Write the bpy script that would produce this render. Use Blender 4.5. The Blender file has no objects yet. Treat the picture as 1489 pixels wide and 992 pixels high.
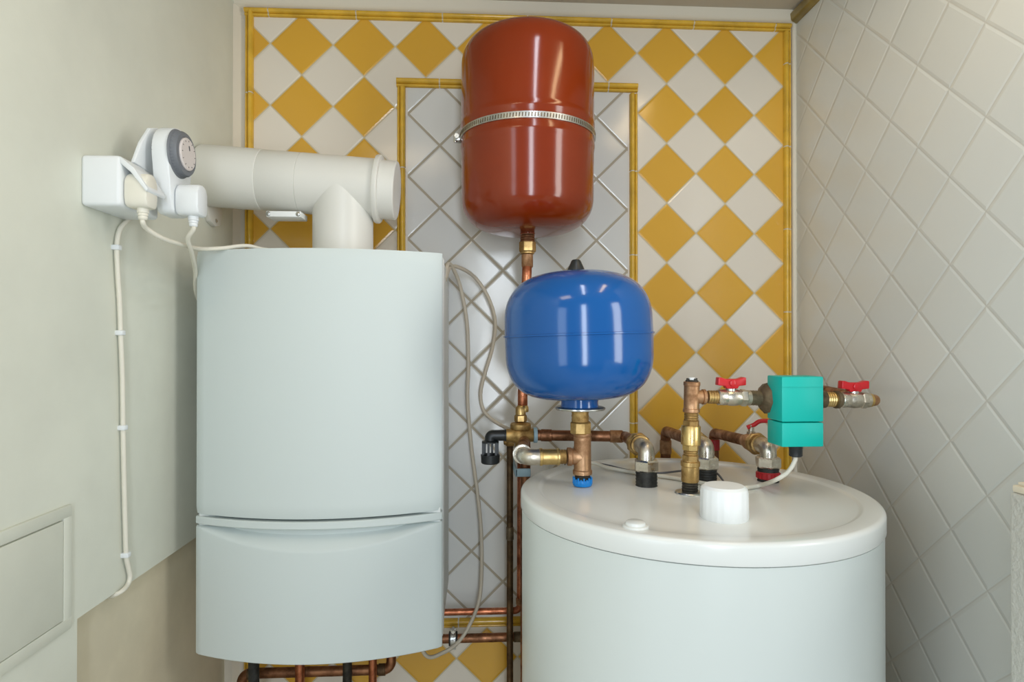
import bpy, bmesh, math, random
from mathutils import Vector, Matrix
random.seed(7)
C = bpy.context.scene.collection
PI = math.pi
ZC = 1.45                       # camera height above the floor; shapes are authored with eye level = 0
UP = Vector((0, 0, ZC))

# ------------------------------------------------------------------ camera calibration (tile grids of two walls)
F, YAW, PIT = 889.2253, .0553337, .0046219
D, XR, XL = 1.44324, .76776, -.56      # back wall, right wall, left wall
def ray(x, y):
    u = (x-744.5)/F; v = -(y-496)/F
    c, s = math.cos(PIT), math.sin(PIT)
    a = (u, c-s*v, s+c*v)
    c, s = math.cos(YAW), math.sin(YAW)
    return Vector((c*a[0]+s*a[1], -s*a[0]+c*a[1], a[2]))
def aY(x, y, Y): r = ray(x, y); return r*(Y/r.y)
def aX(x, y, X): r = ray(x, y); return r*(X/r.x)
def aZ(x, y, Z): r = ray(x, y); return r*(Z/r.z)

# ------------------------------------------------------------------ materials
def lin(c):
    f = lambda v: v/12.92 if v <= .04045 else ((v+.055)/1.055)**2.4
    return (f(c[0]/255), f(c[1]/255), f(c[2]/255), 1)
class NT:
    def __init__(s, name):
        s.m = bpy.data.materials.new(name); s.m.use_nodes = True
        s.t = s.m.node_tree; s.b = s.t.nodes['Principled BSDF']
    def n(s, typ, **kw):
        o = s.t.nodes.new(typ)
        for k, v in kw.items(): setattr(o, k, v)
        return o
    def l(s, a, b): s.t.links.new(a, b)
    def setin(s, sock, v):
        if isinstance(v, bpy.types.NodeSocket): s.l(v, sock)
        else: sock.default_value = v
    def math(s, op, a, b=None, c=None, clamp=False):
        o = s.n('ShaderNodeMath', operation=op, use_clamp=clamp)
        s.setin(o.inputs[0], a)
        if b is not None: s.setin(o.inputs[1], b)
        if c is not None: s.setin(o.inputs[2], c)
        return o.outputs[0]
    def mix(s, f, a, b):
        o = s.n('ShaderNodeMix', data_type='RGBA')
        s.setin(o.inputs[0], f); s.setin(o.inputs[6], a); s.setin(o.inputs[7], b)
        return o.outputs[2]
    def pos(s):
        g = s.n('ShaderNodeNewGeometry'); x = s.n('ShaderNodeSeparateXYZ'); s.l(g.outputs['Position'], x.inputs[0])
        return g.outputs['Position'], x.outputs[0], x.outputs[1], x.outputs[2]
    def noise(s, scale, detail=3, rough=.5, vec=None):
        o = s.n('ShaderNodeTexNoise'); o.inputs['Scale'].default_value = scale
        o.inputs['Detail'].default_value = detail; o.inputs['Roughness'].default_value = rough
        if vec is None:
            vec = s.n('ShaderNodeTexCoord').outputs['Object']
        s.l(vec, o.inputs['Vector']); return o.outputs[0]
    def bump(s, h, strength=.3, dist=.002):
        o = s.n('ShaderNodeBump'); o.inputs['Strength'].default_value = strength
        o.inputs['Distance'].default_value = dist; s.l(h, o.inputs['Height']); s.l(o.outputs[0], s.b.inputs['Normal'])
    def ramp(s, v, lo, hi):
        o = s.n('ShaderNodeMapRange'); s.setin(o.inputs[0], v)
        o.inputs[1].default_value = lo; o.inputs[2].default_value = hi; return o.outputs[0]

def paint(name, col, rough=.4, spec=.5, coat=0, bump=0, scale=60, var=0.0, var_scale=9):
    t = NT(name); b = t.b
    b.inputs['Base Color'].default_value = lin(col); b.inputs['Roughness'].default_value = rough
    b.inputs['Specular IOR Level'].default_value = spec; b.inputs['Coat Weight'].default_value = coat
    b.inputs['Coat Roughness'].default_value = .08
    if var:
        n = t.ramp(t.noise(var_scale, 4, .6), .35, .65)
        c2 = tuple(max(0, v*(1-var)) for v in col)
        t.l(t.mix(n, lin(col), lin(c2)), b.inputs['Base Color'])
    if bump: t.bump(t.noise(scale, 4, .6), bump, .002)
    return t.m
def metal(name, col, rough=.3, col2=None, var_scale=30, metallic=1.0, bump=.15):
    t = NT(name); b = t.b
    b.inputs['Metallic'].default_value = metallic; b.inputs['Roughness'].default_value = rough
    n = t.ramp(t.noise(var_scale, 5, .65), .38, .64)
    t.l(t.mix(n, lin(col), lin(col2 or tuple(v*.75 for v in col))), b.inputs['Base Color'])
    r = t.ramp(n, 0, 1); r.node.inputs[3].default_value = rough*.8; r.node.inputs[4].default_value = min(1, rough*1.7)
    t.l(r, b.inputs['Roughness'])
    if bump: t.bump(t.noise(180, 3, .6), bump, .001)
    return t.m

def tile_material(name, wall):
    t = NT(name); P, x, y, z = t.pos(); zr = t.math('SUBTRACT', z, ZC)
    hp = .07175
    def lattice(h, hx, o1, o2, hz=None):
        a = t.math('SUBTRACT', t.math('DIVIDE', h, hx), o1)
        b = t.math('SUBTRACT', t.math('DIVIDE', zr, hz or hx), o2)
        u = t.math('MULTIPLY', t.math('ADD', a, b), .5); v = t.math('MULTIPLY', t.math('SUBTRACT', a, b), .5)
        fu, fv = t.math('FLOOR', u), t.math('FLOOR', v)
        eu = t.math('SUBTRACT', .5, t.math('ABSOLUTE', t.math('SUBTRACT', t.math('SUBTRACT', u, fu), .5)))
        ev = t.math('SUBTRACT', .5, t.math('ABSOLUTE', t.math('SUBTRACT', t.math('SUBTRACT', v, fv), .5)))
        return fu, fv, t.math('MINIMUM', eu, ev)
    def cell(fu, fv):
        c = t.n('ShaderNodeCombineXYZ'); t.l(fu, c.inputs[0]); t.l(fv, c.inputs[1])
        w = t.n('ShaderNodeTexWhiteNoise', noise_dimensions='3D'); t.l(c.outputs[0], w.inputs['Vector']); return w.outputs['Value']
    wav = t.noise(14, 2, .5, P)
    if wall == 'right':
        fu, fv, e = lattice(y, hp, 13.3205, 3.79468)
        g = t.math('LESS_THAN', e, .010)
        rnd = cell(fu, fv)
        col = t.mix(rnd, lin((216, 217, 210)), lin((208, 210, 204)))
        col = t.mix(g, col, lin((196, 195, 186)))
        h = t.ramp(e, .006, .05)
    else:
        fu, fv, e = lattice(x, hp, 8.29491, 4.70983)
        par = t.math('ABSOLUTE', t.math('MODULO', t.math('ADD', fu, fv), 2.0))
        yel = t.math('GREATER_THAN', par, .5)
        rnd = cell(fu, fv)
        cy = t.mix(rnd, lin((221, 170, 62)), lin((213, 163, 58)))
        cw = t.mix(rnd, lin((228, 219, 204)), lin((222, 213, 198)))
        col = t.mix(yel, cw, cy)
        g = t.math('LESS_THAN', e, .014)
        col = t.mix(g, col, lin((198, 184, 152)))
        gu, gv, e2 = lattice(x, .0743, (-.1644)/.0743, .3932/.0734, .0734)
        rnd2 = cell(gu, gv)
        c2 = t.mix(rnd2, lin((219, 218, 213)), lin((212, 212, 208)))
        g2 = t.math('LESS_THAN', e2, .027)
        c2 = t.mix(g2, c2, lin((172, 162, 142)))
        def band(v, lo, hi): return t.math('MULTIPLY', t.math('GREATER_THAN', v, lo), t.math('LESS_THAN', v, hi))
        inn = t.math('MULTIPLY', band(x, -.182, .376), band(zr, -.655, .606))
        edge = t.math('SUBTRACT', 1, band(x, -.1650, .3575))
        c2 = t.mix(edge, c2, lin((222, 216, 204)))
        col = t.mix(inn, col, c2)
        plain = t.math('MAXIMUM', t.math('MAXIMUM', t.math('LESS_THAN', x, -.5355), t.math('GREATER_THAN', x, .757)), t.math('GREATER_THAN', zr, .777))
        col = t.mix(plain, col, lin((206, 198, 182)))
        h = t.mix(inn, t.ramp(e, .008, .05), t.ramp(e2, .018, .055))
        rg = t.math('MAXIMUM', plain, t.math('MAXIMUM', t.math('MULTIPLY', inn, g2), t.math('MULTIPLY', t.math('SUBTRACT', 1, inn), g)))
        t.l(t.math('MULTIPLY_ADD', rg, .5, .16), t.b.inputs['Roughness'])
    t.l(col, t.b.inputs['Base Color'])
    if wall == 'right':
        t.l(t.math('MULTIPLY_ADD', g, .4, .22), t.b.inputs['Roughness'])
    hh = t.math('ADD', h, t.math('MULTIPLY', wav, .55))
    t.bump(hh, .5, .0016)
    return t.m

M = {}
M['tile_back'] = tile_material('tiled_back_wall', 'back')
M['tile_right'] = tile_material('tiled_right_wall', 'right')
M['plaster'] = paint('painted_plaster', (222, 224, 211), .55, .35, bump=.25, scale=35, var=.04, var_scale=4)
M['plaster_low'] = paint('lower_plaster', (226, 216, 190), .7, .3, bump=.3, scale=28, var=.06, var_scale=5)
M['ceiling'] = paint('ceiling_paint', (196, 188, 172), .7, .3, bump=.2, scale=20)
M['cove'] = paint('cove_caulk', (218, 210, 192), .6, .4, bump=.3, scale=30)
M['floor'] = paint('floor_tile_grey', (196, 190, 178), .5, .4, bump=.1)
M['stucco'] = paint('rough_stucco', (196, 196, 188), .9, .2, bump=1.0, scale=160)
M['cap'] = paint('cream_coping', (228, 218, 196), .6, .4, bump=.1)
M['trim'] = paint('yellow_glazed_moulding', (228, 182, 62), .16, .5, bump=.15, scale=40, var=.12, var_scale=18)
M['joint'] = paint('pale_joint_mortar', (212, 202, 178), .7, .3)
M['trim_dark'] = paint('olive_ochre_moulding', (158, 138, 74), .35, .5, var=.2, var_scale=20)
M['enamel'] = paint('white_boiler_enamel', (205, 214, 213), .5, .3, bump=.03, scale=300)
M['enamel_side'] = paint('white_boiler_side', (228, 231, 229), .4, .5)
M['cyl'] = paint('white_cylinder_steel', (208, 214, 210), .3, .45)
M['lid'] = paint('white_cylinder_lid', (224, 226, 222), .22, .5)
M['knobw'] = paint('white_knob_plastic', (234, 237, 236), .4, .5)
M['flue'] = paint('white_flue_plastic', (222, 221, 214), .38, .5, bump=.03, scale=40)
M['plastic'] = paint('white_socket_plastic', (226, 230, 232), .35, .5)
M['plastic_cream'] = paint('cream_plug_plastic', (226, 223, 210), .45, .5)
M['cable'] = paint('white_cable_sheath', (222, 218, 204), .5, .4)
M['cable_grey'] = paint('grey_cable_sheath', (196, 186, 168), .5, .4)
M['cable_dark'] = paint('dark_grey_cable', (96, 98, 102), .5, .4)
M['dial_ring'] = paint('grey_dial_ring', (112, 116, 122), .5, .4)
M['dial_face'] = paint('pale_dial_face', (216, 208, 204), .5, .4)
M['ink'] = paint('dark_dial_ink', (70, 70, 72), .6, .3)
M['red'] = paint('red_brown_vessel_enamel', (132, 44, 6), .15, .45, coat=.12, bump=.02, scale=14, var=.06, var_scale=5)
M['blue'] = paint('blue_vessel_enamel', (16, 84, 152), .14, .45, coat=.1, bump=.015, scale=12)
M['black'] = paint('black_plastic', (30, 34, 36), .38, .5)
M['rubber'] = paint('black_rubber_seal', (58, 58, 54), .55, .35, bump=.4, scale=120, var=.6, var_scale=60)
M['teal'] = paint('teal_pump_plastic', (0, 180, 167), .42, .4)
M['redh'] = paint('red_lever_coating', (196, 26, 34), .35, .5)
M['redseal'] = paint('red_plastic_ring', (168, 30, 36), .4, .5)
M['bluecap'] = paint('bright_blue_plastic', (18, 132, 214), .38, .5)
M['zip'] = paint('pale_blue_clip_plastic', (150, 178, 192), .45, .4)
M['brass'] = metal('weathered_brass', (200, 168, 112), .42, (150, 120, 74))
M['brass_bright'] = metal('bright_brass', (220, 192, 134), .3, (192, 162, 100))
M['bronze'] = metal('dull_bronze', (198, 158, 122), .46, (156, 118, 86))
M['copper'] = metal('copper_pipe', (204, 132, 98), .32, (140, 80, 54))
M['copper_old'] = metal('tarnished_copper', (164, 116, 86), .4, (112, 78, 56))
M['copper_dark'] = metal('dark_painted_pipe', (112, 88, 62), .42, (84, 66, 46), metallic=.8)
M['chrome'] = metal('nickel_plated', (218, 212, 200), .3, (184, 174, 156))
M['steel'] = metal('zinc_steel', (206, 206, 202), .28, (170, 172, 170))
M['iron'] = metal('dark_cast_iron', (128, 112, 88), .5, (82, 72, 56), metallic=.7)
M['thread'] = metal('grimy_thread', (74, 70, 62), .5, (48, 46, 42), metallic=.7)

# ------------------------------------------------------------------ mesh helpers
def frame(axis):
    w = Vector(axis).normalized()
    h = Vector((0, 0, 1)) if abs(w.z) < .9 else Vector((0, -1, 0))
    u = h.cross(w).normalized(); v = w.cross(u)
    return u, v, w
def lathe(bm, base, axis, prof, seg=32, rot=0, mi=0):
    u, v, w = frame(axis); base = Vector(base); rings = []
    for r, h in prof:
        if r < 1e-6: rings.append([bm.verts.new(base+w*h)])
        else: rings.append([bm.verts.new(base+w*h+(u*math.cos(rot+2*PI*k/seg)+v*math.sin(rot+2*PI*k/seg))*r) for k in range(seg)])
    for A, B in zip(rings, rings[1:]):
        for k in range(seg):
            k2 = (k+1) % seg
            if len(A) == 1 and len(B) == 1: continue
            if len(A) == 1: f = bm.faces.new((A[0], B[k2], B[k]))
            elif len(B) == 1: f = bm.faces.new((A[k], A[k2], B[0]))
            else: f = bm.faces.new((A[k], A[k2], B[k2], B[k]))
            f.material_index = mi
    for R, rev in ((rings[0], True), (rings[-1], False)):
        if len(R) > 1:
            f = bm.faces.new(list(reversed(R)) if rev else R); f.material_index = mi
    return bm
def hexnut(bm, base, axis, r, h, rot=0, seg=6):
    c = min(.12*r, h*.2)
    return lathe(bm, base, axis, [(r-c, 0), (r, c), (r, h-c), (r-c, h)], seg, rot)
def threads(r, h, n, d=.0012):
    p = [(r-d, 0)]
    for k in range(n):
        p += [(r, h*(k+.5)/n), (r-d, h*(k+1)/n)]
    return p
def catmull(pts, n=8):
    pts = [Vector(p) for p in pts]
    if len(pts) < 3: return pts
    P = [pts[0]*2-pts[1]]+pts+[pts[-1]*2-pts[-2]]; out = []
    for i in range(1, len(P)-2):
        a, b, c, d = P[i-1:i+3]
        for k in range(n):
            t = k/n
            out.append(.5*((2*b)+(c-a)*t+(2*a-5*b+4*c-d)*t*t+(3*b-a-3*c+d)*t**3))
    out.append(pts[-1]); return out
def fillet(pts, r, n=8):
    pts = [Vector(p) for p in pts]; out = [pts[0]]
    for i in range(1, len(pts)-1):
        a, b, c = pts[i-1:i+2]; d1 = (a-b).normalized(); d2 = (c-b).normalized()
        ang = d1.angle(d2)
        if ang > PI-.02: out.append(b); continue
        tl = min(r/math.tan(ang/2), (a-b).length*.49, (c-b).length*.49); rr = tl*math.tan(ang/2)
        p1 = b+d1*tl; bis = (d1+d2).normalized(); cen = b+bis*(rr/math.sin(ang/2)); p2 = b+d2*tl
        v1 = p1-cen; v2 = p2-cen; th = v1.angle(v2)
        for k in range(n+1):
            t = k/n; out.append(cen+(v1*math.sin((1-t)*th)+v2*math.sin(t*th))/math.sin(th))
    out.append(pts[-1]); return out
def tube(bm, pts, r, seg=16, caps=True, mi=0):
    pts = [Vector(p) for p in pts]; n = len(pts)
    rad = r if callable(r) else (lambda t: r)
    T = []
    for i in range(n):
        d = pts[min(i+1, n-1)]-pts[max(i-1, 0)]; T.append(d.normalized())
    u = frame(T[0])[0]; rings = []
    for i in range(n):
        u = (u-T[i]*u.dot(T[i])).normalized(); v = T[i].cross(u); q = rad(i/(n-1))
        rings.append([bm.verts.new(pts[i]+(u*math.cos(2*PI*k/seg)+v*math.sin(2*PI*k/seg))*q) for k in range(seg)])
    for A, B in zip(rings, rings[1:]):
        for k in range(seg):
            f = bm.faces.new((A[k], A[(k+1) % seg], B[(k+1) % seg], B[k])); f.material_index = mi
    if caps:
        bm.faces.new(list(reversed(rings[0]))).material_index = mi; bm.faces.new(rings[-1]).material_index = mi
    return bm
def box(bm, lo, hi, bev=0, segs=2, mi=0):
    lo, hi = Vector(lo), Vector(hi); c = (lo+hi)/2; s = hi-lo
    r = bmesh.ops.create_cube(bm, size=1, matrix=Matrix.Translation(c) @ Matrix.Diagonal((abs(s.x), abs(s.y), abs(s.z), 1)))
    fs = set(f for v in r['verts'] for f in v.link_faces)
    for f in fs: f.material_index = mi
    if bev:
        es = list(set(e for v in r['verts'] for e in v.link_edges))
        bmesh.ops.bevel(bm, geom=es, offset=bev, segments=segs, profile=.5, affect='EDGES')
    return bm
def prism(bm, poly, depth, bev=0):
    """poly: list of 3-D points (planar, any order); extruded by vector depth"""
    a = [bm.verts.new(p) for p in poly]; d = Vector(depth)
    b = [bm.verts.new(Vector(p)+d) for p in poly]; n = len(a)
    fs = [bm.faces.new(a), bm.faces.new(list(reversed(b)))]
    for k in range(n): fs.append(bm.faces.new((a[k], b[k], b[(k+1) % n], a[(k+1) % n])))
    bmesh.ops.recalc_face_normals(bm, faces=fs)
    if bev:
        es = list(set(e for f in fs for e in f.edges))
        bmesh.ops.bevel(bm, geom=es, offset=bev, segments=2, profile=.5, affect='EDGES')
    return bm
def B(): return bmesh.new()

def obj(name, bm, mats, parent=None, angle=38):
    """one mesh object; shapes are in eye-level coordinates, moved to world here"""
    mats = mats if isinstance(mats, (list, tuple)) else [mats]
    bmesh.ops.recalc_face_normals(bm, faces=bm.faces[:])
    for f in bm.faces: f.smooth = True
    for e in bm.edges:
        if len(e.link_faces) == 2 and e.calc_face_angle(0) > math.radians(angle): e.smooth = False
    if parent is not None:
        top = parent if parent.parent is None else parent.parent
        org = Vector(top['_o'])
    else:
        xs = [v.co for v in bm.verts]
        org = Vector(((min(v.x for v in xs)+max(v.x for v in xs))/2, (min(v.y for v in xs)+max(v.y for v in xs))/2, min(v.z for v in xs)))
    bmesh.ops.translate(bm, verts=bm.verts, vec=-org)
    me = bpy.data.meshes.new(name); bm.to_mesh(me); bm.free()
    for m in mats: me.materials.append(M[m])
    o = bpy.data.objects.new(name, me); C.objects.link(o)
    if parent is not None: o.parent = parent
    else: o.location = org+UP
    return o
TOPS = []
def thing(name, label, cat, loc, group=None):
    o = bpy.data.objects.new(name, None); C.objects.link(o); o.location = Vector(loc)+UP
    o.empty_display_size = .02; o['_o'] = tuple(loc); o['label'] = label; o['category'] = cat
    if group: o['group'] = group
    TOPS.append(o); return o
def tag(o, label, cat, group=None):
    o['label'] = label; o['category'] = cat
    if group: o['group'] = group
    return o
def struct(name, bm, mats, angle=38):
    o = obj(name, bm, mats, None, angle); o['kind'] = 'structure'; return o
V = lambda *a: Vector(a)

# ================================================================== THE ROOM
YB = .10                                               # the boiler niche opens behind the camera
ZCEIL = .804
struct('floor', box(B(), (-2.6, -3.2, -1.5), (2.8, D+.12, -1.45)), 'floor')
struct('ceiling', box(B(), (-.72, YB, ZCEIL), (.9, D+.12, ZCEIL+.08)), 'ceiling')
struct('wall_back', box(B(), (-.72, D, -1.45), (.9, D+.12, ZCEIL)), 'tile_back')
struct('wall_right', box(B(), (XR, .70, -1.45), (XR+.12, D, ZCEIL)), 'tile_right')
# left wall: thick painted panel above, recessed plaster below (profile cut out of one wall)
bm = B()
ZP = -.385; YP = .8895
box(bm, (XL-.12, YB, -1.45), (XL, YP, ZCEIL))
box(bm, (XL-.12, YP, ZP), (XL, D, ZCEIL))
struct('wall_left', bm, 'plaster')
struct('wall_left_2', box(B(), (XL-.12, YP, -1.45), (XL-.022, D, ZP)), 'plaster_low')
# pale cove between ceiling and tile, corner bead on the right
bm = B()
prism(bm, [V(XL, D, .7765), V(XL, D, ZCEIL), V(XL, D-.016, ZCEIL), V(XL, D-.012, .786), V(XL, D-.006, .779)], (XR-XL, 0, 0))
struct('trim_1', bm, 'cove')
bm = B(); tube(bm, [V(XR-.002, D-.002, -1.44), V(XR-.002, D-.002, .779)], .0065, 10)
struct('trim_2', bm, 'cove')
bm = B(); prism(bm, [V(XL, D, -1.44), V(XL+.012, D, -1.44), V(XL, D-.014, -1.44)], (0, 0, 1.44+.78))
struct('trim_3', bm, 'cove')
bm = B(); prism(bm, [V(XR, D-.01, .772), V(XR, D-.01, .796), V(XR-.010, D-.01, .801), V(XR-.018, D-.01, .795), V(XR-.014, D-.01, .780)], (0, -(D-.72), 0), .002)
struct('trim_4', bm, 'trim_dark')

def moulding(name, a, b, width, seglen, first):
    """glazed two-ridge moulding on the back wall from a to b with mortar joints"""
    a, b = Vector(a), Vector(b); w = (b-a).normalized(); L = (b-a).length
    n = Vector((0, -1, 0)); s = w.cross(n)
    prof = []
    for k in range(9): t = PI*k/8; prof.append((-width*.5+width*.33*(1-math.cos(t)), .003+.010*math.sin(t)))
    for k in range(7): t = PI*k/6; prof.append((width*.16+width*.17*(1-math.cos(t)), .003+.0055*math.sin(t)))
    bm = B()
    def piece(t0, t1, sc, mi):
        pts = [(-width*.5*sc, -.002)]+[(x*sc, y*sc) for x, y in prof]+[(width*.5*sc, -.002)]
        A = [bm.verts.new(a+w*t0+s*x+n*y) for x, y in pts]; Bv = [bm.verts.new(a+w*t1+s*x+n*y) for x, y in pts]; m = len(A)
        for k in range(m): bm.faces.new((A[k], A[(k+1) % m], Bv[(k+1) % m], Bv[k])).material_index = mi
        bm.faces.new(list(reversed(A))).material_index = mi; bm.faces.new(Bv).material_index = mi
    t = 0; nx = first
    while t < L-1e-4:
        e = min(nx, L); piece(t, e-.0016, 1, 0)
        if e < L: piece(e-.0016, e+.0016, .9, 1)
        t = e+.0016; nx += seglen
    return struct(name, bm, ['trim', 'joint'], 50)
# outer frame
moulding('trim_5', (-.5275, D, .769), (-.5275, D, -1.44), .0185, .2, .19)
moulding('trim_6', (-.5375, D, .7665), (.7565, D, .7665), .019, .2, .054)
moulding('trim_7', (.7475, D, -1.44), (.7475, D, .757), .018, .2, .117)
# inner frame
moulding('trim_8', (-.1795, D, .601), (-.1795, D, -.652), .0195, .2, .19)
moulding('trim_9', (-.1905, D, .6115), (.3815, D, .6115), .021, .2, .10)
moulding('trim_10', (.3705, D, -.652), (.3705, D, .598), .019, .2, .0635)
moulding('trim_11', (-.1905, D, -.6535), (.3815, D, -.6535), .021, .2, .145)

# stuccoed half-height wall at the right front, with a cream coping
xs_ = .655; q = aX(1467, 700.5, xs_); zs = q.z; ys = q.y
struct('wall_front', box(B(), (xs_, YB, -1.45), (XR+.02, ys, zs-.012), .004), 'stucco')
bm = B(); box(bm, (xs_+.002, YB, zs-.012), (XR, ys-.002, zs-.003), .002); box(bm, (xs_+.006, YB, zs-.003), (XR, ys-.006, zs+.001), .001)
struct('trim_13', bm, 'cap')

# ================================================================== ACCESS HATCH (lower left)
t = thing('access_hatch', 'white flush access hatch low on the left wall', 'hatch', (XL, .6, -.39))
bm = B(); y0, y1, z0, z1 = .30, .872, -.389, -.2195; th = .0045
fr = .0165
box(bm, (XL-.002, y0, z1-fr), (XL+th, y1, z1), .0015); box(bm, (XL-.002, y0, z0), (XL+th, y1, z0+fr), .0015)
box(bm, (XL-.002, y1-fr, z0+fr-.001), (XL+th, y1, z1-fr+.001), .0015); box(bm, (XL-.002, y0, z0+fr-.001), (XL+th, y0+fr, z1-fr+.001), .0015)
obj('frame', bm, 'plaster', t)
bm = B(); box(bm, (XL-.002, y0+fr+.0015, z0+fr+.001), (XL+.0045, y1-fr-.0015, z1-fr-.0018), .001)
obj('door', bm, 'plaster', t)

# ================================================================== BOILER
bx0, bx1, by, bz0, bz1, bow = -.5075, -.0665, 1.131, -.5585, .1675, .05
t = thing('boiler', 'tall white wall-hung gas boiler with bowed front at left', 'boiler', ((bx0+bx1)/2, D-.16, bz0))
bm = B()
box(bm, (bx0+.004, by+.002, bz0+.006), (bx1-.002, D-.005, bz1-.002), .004)
for k, yy in enumerate((1.16, 1.185)): box(bm, (bx1-.004, yy, bz0+.008), (bx1+.0005, yy+.012, bz1-.004), .0012)
obj('casing', bm, 'enamel_side', t)
def front(name, za, zb, disp=None, nx=48, nz=16, thick=.02, m='enamel', round_=.004):
    bm = B(); w = (bx1-bx0)/2; xc = (bx0+bx1)/2
    def P(i, j):
        s = -1+2*i/nx; z = za+(zb-za)*j/nz
        y = by-bow*(1-s*s)
        e = min(1-abs(s), 1)*w                         # rounded border
        ez = min(z-za, zb-z)
        for q in (e, ez):
            if q < round_: y += round_-math.sqrt(max(0, round_**2-(round_-q)**2))
        if disp: y += disp(xc+s*w, z, s)
        return V(xc+s*w, y, z)
    # graded columns/rows so the rounding has vertices
    G = [[bm.verts.new(P(i, j)) for j in range(nz+1)] for i in range(nx+1)]
    Bk = [[bm.verts.new(V(P(i, j).x, by-bow*(1-(-1+2*i/nx)**2)+thick, P(i, j).z)) for j in (0, nz)] for i in range(nx+1)]
    for i in range(nx):
        for j in range(nz): bm.faces.new((G[i][j], G[i+1][j], G[i+1][j+1], G[i][j+1]))
        bm.faces.new((G[i][0], Bk[i][0], Bk[i+1][0], G[i+1][0])); bm.faces.new((G[i][nz], G[i+1][nz], Bk[i+1][1], Bk[i][1]))
        bm.faces.new((Bk[i][0], Bk[i][1], Bk[i+1][1], Bk[i+1][0]))
    for i in (0, nx):
        f = [G[i][j] for j in range(nz+1)]+[Bk[i][1], Bk[i][0]]; bm.faces.new(f)
    return obj(name, bm, m, t, 30)
zg1 = aY(285, 747.5, by).z; zg2 = aY(285, 751, by).z; zg3 = aY(285, 762, by).z; zg4 = aY(285, 764.5, by).z
front('front_door', zg1, bz1, nz=40)
front('handle_strip', zg3, zg2, nz=8, round_=.002)
def dent(x, z, s):
    depth_z = .036*max(0, 1-(abs(s)/.98)**2)            # smile-shaped finger recess under the strip
    q = (zg4-z)
    if depth_z <= 1e-5 or q > depth_z: return 0
    k = 1-q/depth_z
    return .026*min(1, k*1.15)**1.2*min(1, depth_z/.022)
front('lower_flap', bz0, zg4, dent, nx=64, nz=110, round_=.003)
# (interior behind the seams is the casing itself)

# ================================================================== FLUE
fY = 1.275; fa = V(XL+.001, fY, .3425); fb = V(-.1675, fY, .3165)
ax = (fb-fa).normalized(); Lf = (fb-fa).length; R = .0615
t = thing('flue_pipe', 'fat white plastic flue tee from left wall down into boiler top', 'flue pipe', (fa+fb)/2)
s1 = (aY(384, 260, fY)-fa).dot(ax); s2 = (aY(440, 260, fY)-fa).dot(ax); s3 = (aY(548, 270, fY)-fa).dot(ax)
bm = B()
lathe(bm, fa, ax, [(R-.002, .0), (R, .004), (R, s1-.001), (R-.0012, s1), (R-.0006, s1+.001), (R-.0006, s2-.001), (R-.0014, s2), (R-.0002, s2+.001), (R-.0002, s3)], 64)
obj('pipe', bm, 'flue', t)
bm = B()
lathe(bm, fa+ax*(s3-.001), ax, [(R, 0), (R+.007, .001), (R+.008, .003), (R+.008, .0085), (R+.006, .011), (R, .012)], 64)
obj('collar', bm, 'flue', t)
bm = B(); p0 = s3+.010
lathe(bm, fa+ax*p0, ax, [(R-.002, 0), (R-.002, Lf-p0-.002), (R-.004, Lf-p0), (0, Lf-p0)], 64)
obj('end_cap', bm, 'flue', t)
bxm = aY(499, 345, fY); bxm = V(bxm.x, fY, .165)
bm = B(); lathe(bm, V(bxm.x, fY, bz1-.004), (0, 0, 1), [(R-.001, 0), (R-.001, .33-bz1)], 64)
obj('branch_pipe', bm, 'flue', t)
bm = B(); ca = aY(395, 314, fY-.02); cb = aY(444, 318, fY-.02); zt = .262
zc = (ca.z+cb.z)/2
box(bm, (ca.x, fY-.052, zc-.0055), (cb.x, fY-.005, zc+.0055), .001)
o = obj('clip_bar', bm, 'knobw', t)
for x in (ca.x+.004, cb.x-.005):
    bm = B(); lathe(bm, V(x, fY-.0515, zc), (0, -1, 0), [(.0048, 0), (.0048, .001), (.003, .0022), (0, .0025)], 16)
    obj('screw', bm, 'steel', o)
bm = B(); pb = V(XL, fY-.035, .272)
prism(bm, [V(XL-.001, fY+.0, .30), V(XL-.001, fY-.003, .272), V(XL-.001, fY+.015, .252), V(XL-.001, fY+.04, .246), V(XL-.001, fY+.065, .252), V(XL-.001, fY+.075, .285), V(XL-.001, fY+.045, .30)], (.012, 0, 0), .003)
o = obj('wall_bracket', bm, 'flue', t)
bm = B(); lathe(bm, V(XL+.0105, fY+.04, .258), (1, 0, 0), [(.0045, 0), (.0045, .001), (.003, .002), (0, .0022)], 14)
obj('screw', bm, 'steel', o)

# ================================================================== SOCKET BOX, TIMER, PLUGS (left wall)
xb = -.506
t = thing('socket_box', 'white surface-mounted double socket with raised lids on left wall', 'socket', (XL, .95, .196))
bm = B(); box(bm, (XL-.001, .894, .1955), (xb, 1.0, .268), .006, 3)
o = obj('housing', bm, 'plastic', t)
bm = B(); box(bm, (XL+.012, .8935, .214), (XL+.0125, .8945, .25)); bm.free()
bm = B()
prism(bm, [V(xb-.002, .896, .267), V(xb+.018, .896, .250), V(xb+.037, .896, .221), V(xb+.034, .896, .217), V(xb+.013, .896, .244), V(xb-.004, .896, .259)], (0, .052, 0), .0012)
obj('socket_lid', bm, 'plastic', t)
bm = B()
prism(bm, [V(xb-.006, .930, .268), V(xb-.004, .945, .302), V(xb-.001, .965, .331), V(xb, .985, .338), V(xb, .996, .33), V(xb-.006, .999, .262)], (.006, 0, 0), .0015)
obj('socket_lid', bm, 'plastic', t)

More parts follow.
